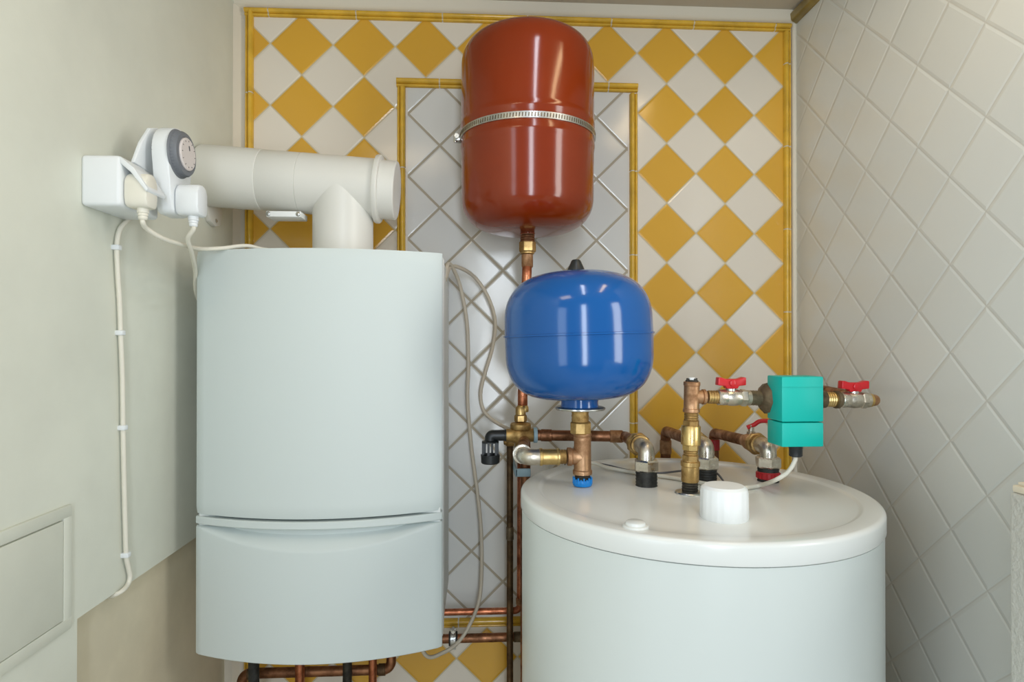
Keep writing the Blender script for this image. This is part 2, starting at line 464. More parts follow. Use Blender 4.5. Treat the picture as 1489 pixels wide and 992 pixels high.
t = thing('timer_switch', 'white mechanical plug-in timer with grey ridged dial', 'timer', (xb, .985, .2))
tx0, tx1 = xb+.001, -.466
bm = B()
pts = []
cy_, cz_ = .987, .296
for k in range(25):
    a = PI*(-.05+1.1*k/24); pts.append(V(tx0+.013, cy_+.041*math.cos(a), cz_+.041*math.sin(a)))
pts += [V(tx0+.013, .955, .235), V(tx0+.013, .964, .204), V(tx0+.013, .972, .200), V(tx0+.013, 1.006, .200), V(tx0+.013, 1.014, .208), V(tx0+.013, 1.02, .25)]
prism(bm, pts, (tx1-tx0-.013, 0, 0), .004)
lathe(bm, V(tx0, .982, .232), (1, 0, 0), [(.019, 0), (.019, .016)], 24)
obj('body', bm, 'plastic', t)
dc = V(tx1-.001, cy_-.006, cz_)
bm = B(); n = 96
u_, v_, w_ = frame((1, 0, 0))
prof = [(.0375, 0), (.0370, .002), (.0350, .003), (.0346, .009), (.0325, .012), (.0255, .0125), (.0250, .009)]
lathe(bm, dc, (1, 0, 0), prof, 96)
for f in list(bm.faces): pass
bm.verts.ensure_lookup_table()
for k, v in enumerate(bm.verts):                       # ridges around the ring
    ring = k // 96
    if ring in (2, 3) and k % 2: v.co += (dc+V(v.co.x-dc.x, 0, 0)-v.co).normalized()*.0013
o = obj('dial', bm, 'dial_ring', t, 60)
bm = B(); lathe(bm, dc+V(.0075, 0, 0), (1, 0, 0), [(.0250, 0), (.0250, .0065), (.0235, .0078), (0, .0082)], 48)
o2 = obj('dial_face', bm, 'dial_face', o)
bm = B()
for k in range(12):
    a = 2*PI*k/12; p = dc+V(.0155, .0215*math.cos(a), .0215*math.sin(a)); q = dc+V(.0155, .0192*math.cos(a), .0192*math.sin(a))
    tube(bm, [p, q], .0005, 6)
tube(bm, [dc+V(.0158, .002, .006), dc+V(.0158, .0, .013)], .0009, 6)
obj('hour_marks', bm, 'ink', o)

def plug(label, x0, x1, ya, yb, za, zb, cab, m):
    t = thing('power_plug', label, 'plug', ((x0+x1)/2, (ya+yb)/2, za))
    bm = B()
    prism(bm, [V(x0, ya+.004, za), V(x0, ya, za+.012), V(x0, ya, zb-.014), V(x0, ya+.006, zb-.003), V(x0, (ya+yb)/2, zb), V(x0, yb-.006, zb-.003), V(x0, yb, zb-.014), V(x0, yb, za+.012), V(x0, yb-.004, za)], (x1-x0, 0, 0), .005)
    obj('plug_body', bm, m, t)
    c = V(x0+(x1-x0)*.58, (ya+yb)/2, za)
    bm = B(); lathe(bm, c+V(0, 0, .002), (0, 0, -1), [(.0078, 0), (.0078, .008), (.0066, .009), (.0070, .012), (.0060, .013), (.0064, .016), (.0052, .018)], 20)
    obj('strain_relief', bm, m, t)
    bm = B(); tube(bm, catmull([c+V(0, 0, -.012), c+V(0, 0, -.02)]+cab, 8), .0036, 10)
    obj('cable', bm, 'cable', t)
cab1 = [aX(214, 333, -.487), aX(237, 347, -.478), aY(262, 355, 1.00), aY(290, 361.5, 1.075), aY(322, 361, 1.105), aY(358, 357.5, 1.12)]
cab1 = [V(p.x, p.y, p.z) for p in cab1]
cab1 += [V(-.385, 1.135, bz1+.0036), V(-.34, 1.15, bz1+.0036), V(-.27, 1.165, bz1+.0036), V(-.20, 1.20, bz1+.0036)]
plug('cream angled plug in the near socket, cable draped to boiler top', xb+.0005, -.472, .899, .932, .196, .247, cab1, 'plastic_cream')
cab2 = [aY(273, 347, .992), aY(277.5, 363, 1.02), aY(281.5, 380, 1.07), aY(284, 395, 1.12), V(-.534, 1.20, .085), V(-.54, 1.32, .05)]
plug('white angled plug pushed into the round dial timer', tx1+.0005, -.429, .963, .999, .199, .249, cab2, 'plastic')

# cable clipped down the left wall
r = .0036
bm = B()
pts = [aX(x, y, XL+.006) for x, y in [(192, 314), (184, 322), (174, 335), (170, 360), (171.5, 400), (174, 440), (175.5, 484), (178, 550), (179, 622), (180.5, 700), (182, 760), (183.5, 807), (187, 826), (189, 838), (186, 850), (177, 860)]]
pts.append(aX(165, 866, XL-.004)); pts.append(aX(158, 868, XL-.02))
tube(bm, catmull(pts, 6), r, 10)
tag(obj('cable', bm, 'cable'), 'thin white cable clipped down the left wall below the socket', 'cable')
pos = ['just under the socket box', 'second from the top', 'third from the top', 'lowest, near the bottom edge of the panel']
for (x, y), w in zip([(170, 360), (175.5, 484), (179, 622), (183.5, 807)], pos):
    p = aX(x, y, XL+.006)
    bm = B(); box(bm, (XL-.001, p.y-.0052, p.z-.004), (XL+.0115, p.y+.0052, p.z+.004), .002)
    box(bm, (XL-.001, p.y+.004, p.z-.003), (XL+.006, p.y+.0105, p.z+.003), .0012)
    lathe(bm, V(XL+.0055, p.y+.0078, p.z), (1, 0, 0), [(.0018, 0), (.0018, .002), (0, .0024)], 10)
    tag(obj('cable_clip', bm, 'plastic'), 'white cable clip on the left wall, '+w, 'clip', 'cable clips on the left wall')

# ================================================================== RED EXPANSION VESSEL
rc = V(.104, 1.285, 0); Rr = .1405
t = thing('expansion_vessel', 'large red-brown cylindrical expansion vessel strapped high on tiled wall', 'expansion vessel', V(rc.x, rc.y, .23))
def dome(R, z0, z1, r0, n=10, e1=.57, e2=.87):
    """quarter super-ellipse from side radius R at z0 to r0 at z1"""
    out = []
    for k in range(n+1):
        a = PI/2*k/n; cr = math.cos(a)**e1; sz = math.sin(a)**e2
        out.append((r0+(R-r0)*cr, z0+(z1-z0)*sz))
    return out
zb_, zt_ = .305, .578
prof = [(0, .231), (.016, .231)]
prof += list(reversed(dome(Rr-.002, zb_, .232, .016, 16, .64, .9)))
prof += [(Rr-.0015, .398), (Rr-.0005, .402), (Rr+.0004, .408), (Rr+.0004, .412), (Rr-.0005, .417), (Rr-.0005, .447), (Rr+.0004, .452), (Rr+.0004, .456), (Rr-.0005, .461), (Rr-.001, .466)]
prof += dome(Rr-.001, .574, .646, .0, 18, .5, .8)[:-1]+[(0, .648)]
bm = B(); lathe(bm, rc, (0, 0, 1), prof, 96); obj('shell', bm, 'red', t, 50)
bm = B()
lathe(bm, rc+V(0, 0, .4255), (0, 0, 1), [(Rr-.001, 0), (Rr+.0016, .0004), (Rr+.0016, .0128), (Rr-.001, .0132)], 128)
band = obj('clamp_band', bm, 'steel', t, 50)
bm = B(); n = 150
for k in range(n):
    a = 2*PI*k/n; d = V(math.cos(a), math.sin(a), 0); s = V(-math.sin(a), math.cos(a), 0)
    if d.y > .35: continue
    c = rc+V(0, 0, .432)+d*(Rr+.0016)
    prism(bm, [c-s*.0014-V(0, 0, .0038), c+s*.0006-V(0, 0, .0038), c+s*.0014+V(0, 0, .0038), c-s*.0006+V(0, 0, .0038)], d*.0004)
obj('worm_slots', bm, 'iron', band)
bm = B(); sc = rc+V(-Rr-.006, .0, .4315)
box(bm, sc-V(.006, .011, .0075), sc+V(.006, .011, .0075), .0015)
hexnut(bm, sc+V(-.002, -.010, .0), (0, -1, 0), .0062, .006); lathe(bm, sc+V(-.005, 0, -.009), (0, 0, 1), [(.004, 0), (.004, .018)], 12)
obj('clamp_screw', bm, 'steel', band)
bm = B(); box(bm, rc+V(-.03, Rr-.004, .40), V(rc.x+.03, D-.001, .46), .003)
obj('wall_bracket', bm, 'steel', t)
zn = aY(767, 352, rc.y).z
bm = B(); lathe(bm, rc+V(0, 0, .234), (0, 0, -1), threads(.0155, .234-zn, 4, .001), 24); obj('threaded_neck', bm, 'copper_old', t)
bm = B(); hexnut(bm, V(rc.x, rc.y, zn+.001), (0, 0, -1), .0178, .023); lathe(bm, V(rc.x, rc.y, zn-.022), (0, 0, -1), [(.0145, 0), (.0145, .003), (.0125, .004)], 24)
obj('union_nut', bm, 'brass', t)
# its copper feed pipe
pA = V(rc.x, rc.y, zn-.018); pB = aY(760, 588, 1.265)
bm = B(); tube(bm, [pA, pA+V(0, 0, -.012), V(pB.x+.004, 1.272, .02), pB+V(0, 0, .02), pB-V(0, 0, .012)], .0103, 20)
t = thing('copper_pipe', 'bright copper pipe dropping from the red vessel behind the blue one', 'pipe', pB)
obj('pipe', bm, 'copper', t)
bm = B(); lathe(bm, V(rc.x-.0005, rc.y, zn-.026), (0, 0, -1), [(.0105, 0), (.0122, .001), (.0122, .026), (.0105, .028)], 20); obj('sleeve', bm, 'bronze', t)

# ================================================================== BLUE EXPANSION VESSEL
H = -.2451
bc = aZ(847, 705, H); bc = V(bc.x, bc.y, 0)
tilt = aY(841, 490, bc.y)
bX = tilt.x; Rb = .1275
zof = lambda y: aY(841, y, bc.y).z
t = thing('expansion_vessel', 'squat glossy blue round vessel standing on brass fittings', 'expansion vessel', V(bX, bc.y, zof(600)))
zs_, zt2, zb2 = zof(487), zof(400), zof(579)
base = V(bX, bc.y, 0)
def sup(R, r0, z0, z1, n=16, e1=.72, e2=.85):
    out = []
    for k in range(n+1):
        a = PI/2*k/n; out.append((r0+(R-r0)*math.cos(a)**e1, z0+(z1-z0)*math.sin(a)**e2))
    return out
prof = [(0, zb2+.001), (.035, zb2)]
prof += list(reversed(sup(Rb, .035, zof(512), zb2, 18, .68, .86)))
prof += [(Rb+.0005, zs_-.002), (Rb+.0028, zs_-.0014), (Rb+.0028, zs_+.0014), (Rb+.0005, zs_+.002)]
prof += sup(Rb, .0, zof(468), zt2+.006, 18, .66, .86)[:-1]+[(0, zt2+.006)]
bm = B(); lathe(bm, base, V(-.03, 0, 1), prof, 96); obj('shell', bm, 'blue', t, 40)
bm = B(); lathe(bm, V(bX-.004, bc.y, zt2-.001), (0, 0, 1), [(.0158, 0), (.0165, .003), (.015, .010), (.0082, .0255), (.0062, .0275), (0, .028)], 24); obj('valve_cap', bm, 'black', t)
bm = B(); lathe(bm, V(bX+.002, bc.y, zb2+.006), (0, 0, -1), [(.0335, 0), (.032, .014), (.0335, zb2+.006-zof(593.5))], 48); obj('neck', bm, 'blue', t)
bm = B(); zf = zof(593.5); lathe(bm, V(bX+.003, bc.y, zf-.003), (0, 0, 1), [(.012, 0), (.036, 0), (.0425, .0008), (.0435, .002), (.0435, .004), (.041, .0055), (.03, .006)], 64); obj('flange', bm, 'steel', t)

# ================================================================== COLD INLET TEE (under the blue vessel)
T0 = V(bc.x, bc.y, H)
zo = lambda y: aY(847, y, bc.y).z
t = thing('pipe_tee', 'bronze tee with blue base ring under the blue vessel', 'pipe fitting', T0)
bm = B(); lathe(bm, V(bX+.003, bc.y, zf-.004), (0, 0, -1), threads(.0152, zf-.004-zo(618), 4, .0008)+[(.0125, zf-.004-zo(618))], 32); obj('threaded_nipple', bm, 'brass', t)
bm = B(); hexnut(bm, V(bX+.004, bc.y, zo(631)), (0, 0, 1), .0190, zo(613)-zo(631), .2, 8); obj('union_nut', bm, 'brass', t)
bm = B()
ht = zo(688)-zo(632)
lathe(bm, V(T0.x, T0.y, zo(690)), (0, 0, 1), [(.0155, 0), (.0168, .001), (.0168, .007), (.015, .009), (.0148, .058), (.0155, .060), (.0155, .064), (.0142, .066), (.0155, .068), (.0155, .072), (.0138, .073)], 32)
zt_ax = zo(664)
lathe(bm, V(T0.x, T0.y, zt_ax), (-1, 0, 0), [(.0145, 0), (.0142, .018), (.0158, .020), (.0158, .026), (.0140, .027)], 32)
obj('tee_body', bm, 'bronze', t)
bm = B(); lathe(bm, V(T0.x, T0.y, zo(700)), (0, 0, 1), threads(.0135, .013, 4, .0008), 28); obj('lower_thread', bm, 'thread', t)
bm = B()
lathe(bm, T0+V(0, 0, -.001), (0, 0, 1), [(.0155, 0), (.0165, .002), (.0165, .0085), (.0155, .0105)], 40)
for k in range(20):
    a = 2*PI*k/20; c = T0+V(.0158*math.cos(a), .0158*math.sin(a), .010); tube(bm, [c+V(0, 0, -.007), c+V(0, 0, .0012+.0025*(k % 2))], .0016, 8)
obj('base_ring', bm, 'bluecap', t)
xl = lambda x: aY(x, 664, T0.y).x
bm = B(); lathe(bm, V(xl(823), T0.y, zt_ax), (-1, 0, 0), threads(.0128, xl(823)-xl(812), 3, .0008), 28); obj('threaded_nipple', bm, 'brass', t)
bm = B()
lc = xl(814)-xl(784)
lathe(bm, V(xl(814), T0.y, zt_ax), (-1, 0, 0), [(.0125, 0), (.0148, .001), (.0148, .004), (.0136, .005), (.0136, lc-.006), (.0152, lc-.005), (.0152, lc-.001), (.0135, lc)], 32); obj('coupling', bm, 'brass_bright', t)
e0 = V(xl(786), T0.y, zt_ax); e1 = V(xl(764), T0.y, zt_ax); e2 = V(xl(764)-.004, T0.y+.05, zt_ax)
bm = B(); tube(bm, fillet([e0, e1, e2], .016, 10), .0142, 28); lathe(bm, e1+V(-.003, .026, 0), (0, 1, 0), [(.0142, 0), (.0172, .001), (.0172, .009), (.0145, .010)], 28)
obj('elbow', bm, 'chrome', t)
bm = B(); tube(bm, fillet([e2-V(0, .008, 0), V(aY(764, 690, 1.30).x, 1.30, zt_ax), V(aY(764, 690, 1.30).x, 1.30, -1.44)], .02, 8), .0108, 20)
obj('feed_pipe', bm, 'copper_old', t)

# ================================================================== SAFETY VALVE
SY = 1.245
sv = aY(757, 633, SY)
so = lambda x, y: aY(x, y, SY)
t = thing('safety_valve', 'brass safety valve with black drain funnel left of the blue vessel', 'valve', sv)
bm = B()
lathe(bm, V(so(736, 633).x, SY, sv.z), (1, 0, 0), [(.0125, 0), (.0135, .002), (.0135, .008), (.0155, .014), (.0195, .022), (.0205, .028), (.0195, .035), (.0150, .043), (.0135, .048), (.0135, .054), (.0125, .056)], 32)
lathe(bm, V(sv.x, SY, so(757, 655).z), (0, 0, 1), [(.0105, 0), (.0115, .002), (.0115, .016), (.015, .022)], 28)
obj('valve_body', bm, 'brass', t)
bm = B(); zb0 = so(757, 624).z
lathe(bm, V(sv.x, SY, zb0-.004), (0, 0, 1), [(.016, 0), (.0195, .003), (.0212, .006), (.0212, .014), (.019, .0165), (.0115, .018)], 32); obj('bonnet', bm, 'brass', t)
bm = B(); hexnut(bm, V(sv.x, SY, so(757, 612).z-.002), (0, 0, 1), .0128, .014)
lathe(bm, V(sv.x, SY, so(757, 603).z), (0, 0, 1), [(.0105, 0), (.0105, .012), (.009, .016)], 20); obj('compression_nut', bm, 'brass', t)
bm = B(); lathe(bm, V(so(760, 600).x, SY+.004, so(757, 600).z+.001), (0, 0, 1), [(.0122, 0), (.0128, .003), (.0122, .010), (.0105, .013)], 20); obj('sealing_ring', bm, 'brass_bright', t)
ob = [so(739, 633), so(713, 633), so(713, 652)]
bm = B(); tube(bm, fillet([V(ob[0].x, SY, sv.z), V(ob[1].x, SY, sv.z), V(ob[2].x, SY, so(713, 641).z)], .010, 8), .0112, 24)
lathe(bm, V(so(740, 633).x, SY, sv.z), (-1, 0, 0), [(.0122, 0), (.0122, .008), (.0112, .009)], 24)
obj('outlet_elbow', bm, 'black', t)
bm = B(); zc1, zc2, zc3 = so(713, 643).z, so(713, 661).z, so(713, 674).z; fx = so(713, 650).x
lathe(bm, V(fx, SY, zc1-.001), (0, 0, 1), [(.0, 0), (.0175, 0), (.0175, .0025), (.0112, .005)], 28)
for k in range(6):
    a = 2*PI*(k+.25)/6; c = V(fx+.0155*math.cos(a), SY+.0155*math.sin(a), 0)
    box(bm, (c.x-.0022, c.y-.0022, zc2-.002), (c.x+.0022, c.y+.0022, zc1+.001))
lathe(bm, V(fx, SY, zc3), (0, 0, 1), [(.0165, 0), (.0188, .002), (.0195, zc2-zc3), (.0175, zc2-zc3), (.0165, .006), (0, .006)], 32)
obj('drain_funnel', bm, 'black', t)
bm = B(); lathe(bm, V(so(775.5, 633).x, SY, sv.z), (1, 0, 0), [(.0130, 0), (.0158, .0005), (.0158, .0075), (.013, .008)], 28); obj('gasket_ring', bm, 'zip', t)

# ================================================================== CYLINDER
cx, cy, cR = .3569, 1.018, .285
t = thing('water_cylinder', 'big round white hot water cylinder in the right corner', 'water heater', (cx, cy, -1.45))
zs3 = H-.030
bm = B(); lathe(bm, (cx, cy, 0), (0, 0, 1), [(cR-.02, -1.449), (cR-.003, -1.445), (cR-.002, -1.40), (cR-.002, zs3-.001), (cR-.012, zs3)], 160); obj('body', bm, 'cyl', t)
bm = B()
pr = [(cR-.012, zs3-.001), (cR-.0008, zs3+.0006), (cR, zs3+.002), (cR, H-.007)]
for k in range(1, 9): a = PI/2*k/8; pr.append((cR-.007+.007*math.cos(a), H-.007+.007*math.sin(a)))
pr += [(cR-.028, H), (cR-.031, H-.0008), (cR-.034, H-.003), (cR-.037, H-.0038), (cR-.06, H-.0038), (cR-.10, H-.0025), (cR-.14, H-.0015), (0, H-.0012)]
lathe(bm, (cx, cy, 0), (0, 0, 1), pr, 160); obj('lid', bm, 'lid', t)
kp = aZ(1053, 750, H)
bm = B(); n = 72; pr = [(.0325, -.003), (.0335, .001), (.0328, .034), (.0315, .040), (.027, .0435), (0, .0445)]
lathe(bm, kp, (0, 0, 1), pr, n)
for k, v in enumerate(bm.verts):
    if k // n in (1, 2) and (k % 6) in (0,): v.co = kp+(v.co-kp)*1; v.co.x = kp.x+(v.co.x-kp.x)*.965; v.co.y = kp.y+(v.co.y-kp.y)*.965
obj('thermostat_knob', bm, 'knobw', t, 20)
cp = aZ(924, 766, H)
bm = B(); lathe(bm, cp, (0, 0, 1), [(.0175, -.004), (.0175, .001), (.0165, .0025), (.0135, .003), (.0130, .0065), (.0115, .0075), (0, .0078)], 40); obj('lid_plug', bm, 'lid', t)

# ---- fittings on the lid
def lid_fitting(label, px, base_y, ys, toward, ring=None, mats=('chrome', 'brass')):
    p = aZ(px, base_y, H); zz = lambda y: aY(px, y, p.y).z
    t = thing('elbow_fitting', label, 'pipe fitting', p)
    bm = B(); lathe(bm, p+V(0, 0, -.004), (0, 0, 1), threads(.0188, zz(ys[0])-H+.004, 5, .0009), 32); obj('threaded_socket', bm, 'rubber', t)
    if ring:
        bm = B(); lathe(bm, p+V(0, 0, .002), (0, 0, 1), [(.0175, 0), (.0198, .002), (.0198, .012), (.018, .014)], 32)
        for k in range(18):
            a = 2*PI*k/18; tube(bm, [p+V(.0195*math.cos(a), .0195*math.sin(a), .004), p+V(.0195*math.cos(a), .0195*math.sin(a), .0135)], .0016, 6)
        obj('base_ring', bm, ring, t)
    bm = B(); hexnut(bm, V(p.x, p.y, zz(ys[0])), (0, 0, 1), .0222, zz(ys[1])-zz(ys[0]), .35); obj('union_nut', bm, mats[0], t)
    # elbow from vertical into direction 'toward'
    d = Vector(toward).normalized(); c = V(p.x, p.y, zz(ys[2]))
    bm = B(); tube(bm, fillet([V(p.x, p.y, zz(ys[1])-.002), c, c+d*.038], .019, 10), .0142, 28); obj('elbow', bm, mats[0], t)
    bm = B(); q = c+d*.034
    lathe(bm, q, d, [(.0145, 0), (.0172, .001), (.0172, .008), (.0152, .009), (.0152, .012)], 28)
    hexnut(bm, q+d*.011, d, .0212, .016, .3, 8)
    lathe(bm, q+d*.027, d, threads(.0165, .016, 4, .001), 28)
    obj('threaded_union', bm, mats[1], t)
    e = q+d*.040
    return t, e, d
# front left elbow, joined to the copper pipe coming from the safety valve
f1 = aZ(940, 704, H); cpipe_end = so(902, 636)
z1 = aY(940, 652, f1.y).z
tgt = V(cpipe_end.x, 1.215, sv.z)
t, e, d = lid_fitting('nickel elbow and hex nut on cylinder lid right of the blue ring', 940, 705, (685, 668, 652), tgt-V(f1.x, f1.y, z1), None)
t = thing('copper_pipe', 'horizontal copper pipe running behind the bronze tee', 'pipe', V(.18, 1.23, sv.z))
st = V(so(778, 633).x, SY, sv.z)
bm = B(); tube(bm, fillet([st, V(tgt.x+.004, 1.222, sv.z-.001), e-d*.004], .014, 8), .0110, 20); obj('pipe', bm, 'copper_old', t)
bm = B(); q = so(884, 636); dd = (V(tgt.x+.004, 1.222, sv.z-.001)-st).normalized(); q0 = st+dd*((q.x-st.x)/dd.x)
lathe(bm, q0, dd, [(.011, 0), (.0126, .0006), (.0126, .024), (.0118, .0255)], 24); obj('sleeve', bm, 'bronze', t)
bm = B(); q0 = st+dd*.012; lathe(bm, q0, dd, [(.011, 0), (.0124, .0006), (.0124, .022), (.011, .0226)], 24); obj('sleeve', bm, 'copper_old', t)

# rear elbow behind the riser, copper to the back wall
f2 = aZ(1027, 697, H); w2 = aY(966, 628, 1.385)
z2 = aY(1027, 650, f2.y).z
t, e, d = lid_fitting('nickel elbow and nut half hidden behind the tall brass riser', 1027, 697, (682, 664, 648), V(w2.x, w2.y, aY(985, 634, 1.33).z)-V(f2.x, f2.y, z2), None)
wd = V(w2.x, w2.y, -.42)
bm = B(); tube(bm, fillet([e-d*.006, w2+V(.003, 0, .002), wd+V(.003, 0, 0)], .016, 8), .0115, 20)
t = thing('copper_pipe', 'brown copper pipe bending down at the back wall left of riser', 'pipe', wd)
obj('pipe', bm, 'copper_old', t)
bm = B(); lathe(bm, V(w2.x+.003, w2.y, w2.z-.050), (0, 0, 1), [(.0115, 0), (.0132, .001), (.0132, .030), (.012, .031)], 20); obj('sleeve', bm, 'bronze', t)

# right elbow with red ring, shut-off with red lever, copper to the back wall
f3 = aZ(1117, 697, H); w3 = aY(1038, 632, 1.385)
z3 = aY(1117, 652, f3.y).z
dirv = V(w3.x, w3.y, w3.z+.004)-V(f3.x, f3.y, z3)
t, e, d = lid_fitting('nickel elbow with red ring at its foot below the pump', 1117, 698, (680, 664, 650), dirv, 'redseal')
bm = B(); k0 = e-d*.008
t = thing('ball_valve', 'small dull valve with thin red lever behind the teal pump', 'valve', k0)
bm = B(); lathe(bm, k0, d, [(.0125, 0), (.0165, .003), (.0175, .012), (.0165, .022), (.0135, .030), (.0125, .044), (.0115, .046)], 28); obj('valve_body', bm, 'bronze', t)
st3 = k0+d*.014; u = V(0, 0, 1)
bm = B(); lathe(bm, st3+V(0, 0, .010), u, [(.008, 0), (.008, .010), (.0055, .011), (.0055, .022)], 16); hexnut(bm, st3+V(0, 0, .028), u, .007, .006); obj('stem', bm, 'chrome', t)
bm = B(); s0 = st3+V(0, 0, .030)
tube(bm, catmull([s0+V(-.008, 0, -.002), s0+V(.004, -.004, .004), s0+V(.016, -.010, .012), s0+V(.05, -.018, .011), s0+V(.075, -.024, .010)], 6), .0042, 10)
obj('lever', bm, 'redh', t)
t = thing('copper_pipe', 'brown copper pipe with reddish bend at wall behind red-ringed elbow', 'pipe', V(w3.x, w3.y, -.42))
bm = B(); tube(bm, fillet([k0+d*.042, V(w3.x, w3.y, w3.z+.004), V(w3.x, w3.y, -.42)], .014, 8), .0112, 20); obj('pipe', bm, 'copper_old', t)
bm = B(); lathe(bm, V(w3.x, w3.y, w3.z-.036), (0, 0, 1), [(.0112, 0), (.013, .001), (.013, .024), (.0115, .025)], 20); obj('sleeve', bm, 'redseal', t)

# ================================================================== BRASS RISER
rp = aZ(1003, 716, H); ro = lambda y: aY(1003, y, rp.y).z
dx = (aY(1006, 560, rp.y).x-rp.x)/(ro(560)-H)          # leans a hair to the right
axr = V(dx, 0, 1).normalized()
ra = lambda y: V(rp.x, rp.y, H)+axr*((ro(y)-H)/axr.z)
t = thing('brass_riser', 'tall stack of brass fittings rising to a tee on cylinder lid', 'pipe fitting', rp)
def seg(name, ya, yb, prof, m, s=32):
    a, b = ra(ya), ra(yb); L = (b-a).length
    bm = B(); lathe(bm, a, (b-a), [(r, h*L) for r, h in prof], s); return obj(name, bm, m, t)
bm = B(); lathe(bm, rp+V(-.002, 0, -.003), (0, 0, 1), [(.0225, 0), (.0225, .003), (.021, .0045), (.014, .0047)], 40); obj('rosette', bm, 'steel', t)
L = (ra(700)-ra(718)).length
seg('threaded_nipple', 717, 699, [(r, h/L) for r, h in threads(.0132, L, 5, .0009)], 'thread')
seg('union_body', 701, 669, [(.0128, 0), (.0142, .05), (.0142, .70), (.0156, .74), (.0156, .93), (.0135, .96), (.0135, 1)], 'brass')
seg('hex_collar', 671, 661, [(.0125, 0), (.0138, .1), (.0138, .9), (.012, 1)], 'brass', 6)
L = (ra(653)-ra(662)).length
seg('threaded_nipple', 662, 653, [(r, h/L) for r, h in threads(.0120, L, 3, .0009)], 'brass')
seg('hex_collar', 655, 645, [(.012, 0), (.0138, .1), (.0138, .9), (.0125, 1)], 'brass_bright', 6)
seg('check_valve', 647, 619, [(.0138, 0), (.0158, .03), (.0158, .95), (.0148, 1)], 'brass_bright', 16)
seg('hex_collar', 620, 611, [(.012, 0), (.0136, .1), (.0136, .9), (.012, 1)], 'brass', 6)
L = (ra(598)-ra(612)).length
seg('threaded_nipple', 612, 598, [(r, h/L) for r, h in threads(.0118, L, 4, .0011)], 'brass')
bm = B(); a, b = ra(600), ra(555); L = (b-a).length
lathe(bm, a, b-a, [(.0118, 0), (.0136, .001), (.0136, .006), (.0126, .007), (.0126, L-.007), (.0136, L-.006), (.0136, L-.001), (.012, L)], 32)
PA = ra(577); PB = V(aY(1280, 583, 1.0).x, 1.0, aY(1280, 583, 1.0).z)
pd = (V(PB.x-.02, rp.y+.004, aY(1240, 582, 1.0).z)-PA).normalized()      # axis of the pump line
pl = lambda x: PA+pd*((aY(x, 577, rp.y+.003).x-PA.x)/pd.x)
lathe(bm, PA, pd, [(.0115, 0), (.0110, .017), (.0128, .018), (.0128, .0225), (.0108, .0235)], 28)
obj('tee_body', bm, 'bronze', t)
bm = B(); a = ra(556); lathe(bm, a, axr, [(.0105, 0), (.0105, .003), (.008, .004)], 24)
for k in range(4): q = a+V(.0085*math.cos(k*PI/2+.4), .0085*math.sin(k*PI/2+.4), .002); box(bm, q-V(.002, .002, .001), q+V(.002, .002, .0045))
obj('top_plug', bm, 'thread', t)
bm = B(); a = ra(556); lathe(bm, a+V(0, 0, .002), axr, [(.0065, 0), (.0065, .004), (.004, .006), (0, .006)], 16); obj('tape_end', bm, 'knobw', t)
bm = B(); a, b = pl(1028), pl(1043); L = (b-a).length; lathe(bm, a, pd, threads(.0112, L, 4, .0009), 24); obj('side_nipple', bm, 'brass', t)

# ================================================================== BALL VALVES of the pump
def ball_valve(label, x0, x1, hx0, hx1, hy, extra=True):
    a, b = pl(x0), pl(x1); L = (b-a).length; mid = (a+b)/2
    t = thing('ball_valve', label, 'valve', V(mid.x, mid.y, mid.z-.014), 'butterfly valves beside the pump')
    bm = B(); lathe(bm, a, pd, [(.0118, 0), (.0132, .0015), (.0132, L*.24), (.0124, L*.27), (.0136, L*.36), (.0140, L*.47), (.0134, L*.60), (.0124, L*.68)], 28)
    obj('valve_body', bm, 'chrome', t)
    bm = B(); hexnut(bm, a+pd*(L*.68), pd, .0146, L*.2, .2); lathe(bm, a+pd*(L*.86), pd, [(.0125, 0), (.0125, L*.12), (.0110, L*.14)], 24); obj('end_nut', bm, 'chrome', t)
    hc = aY((hx0+hx1)/2, hy+7, mid.y); w = aY(hx1, hy, mid.y).x-aY(hx0, hy, mid.y).x
    sx = hc.x+.002
    bm = B(); lathe(bm, V(sx, mid.y, mid.z+.008), (0, 0, 1), [(.0085, 0), (.0085, .007), (.006, .008), (.006, hc.z-mid.z-.010)], 20); obj('stem', bm, 'steel', t)
    bm = B(); z = hc.z; h = .0165
    poly = [V(sx-w/2, mid.y-.007, z+h*.5), V(sx-w*.40, mid.y-.007, z+h*.52), V(sx-w*.22, mid.y-.007, z+h*.34), V(sx+w*.22, mid.y-.007, z+h*.34), V(sx+w*.40, mid.y-.007, z+h*.52), V(sx+w/2, mid.y-.007, z+h*.5),
            V(sx+w/2, mid.y-.007, z-h*.28), V(sx+w*.24, mid.y-.007, z-h*.36), V(sx+w*.2, mid.y-.007, z-h*.62), V(sx-w*.2, mid.y-.007, z-h*.62), V(sx-w*.24, mid.y-.007, z-h*.36), V(sx-w/2-.001, mid.y-.007, z-h*.28)]
    prism(bm, poly, (0, .014, 0), .0014)
    lathe(bm, V(sx, mid.y-.0072, z-.001), (0, -1, 0), [(.0055, 0), (.0052, .002), (.004, .0026)], 20)
    obj('butterfly_handle', bm, 'redh', t)
    return t
ball_valve('nickel valve with red butterfly handle left of the teal pump', 1042, 1090, 1041, 1081, 549)
ball_valve('nickel valve with red butterfly handle right of the teal pump', 1222, 1264, 1220, 1259, 554)

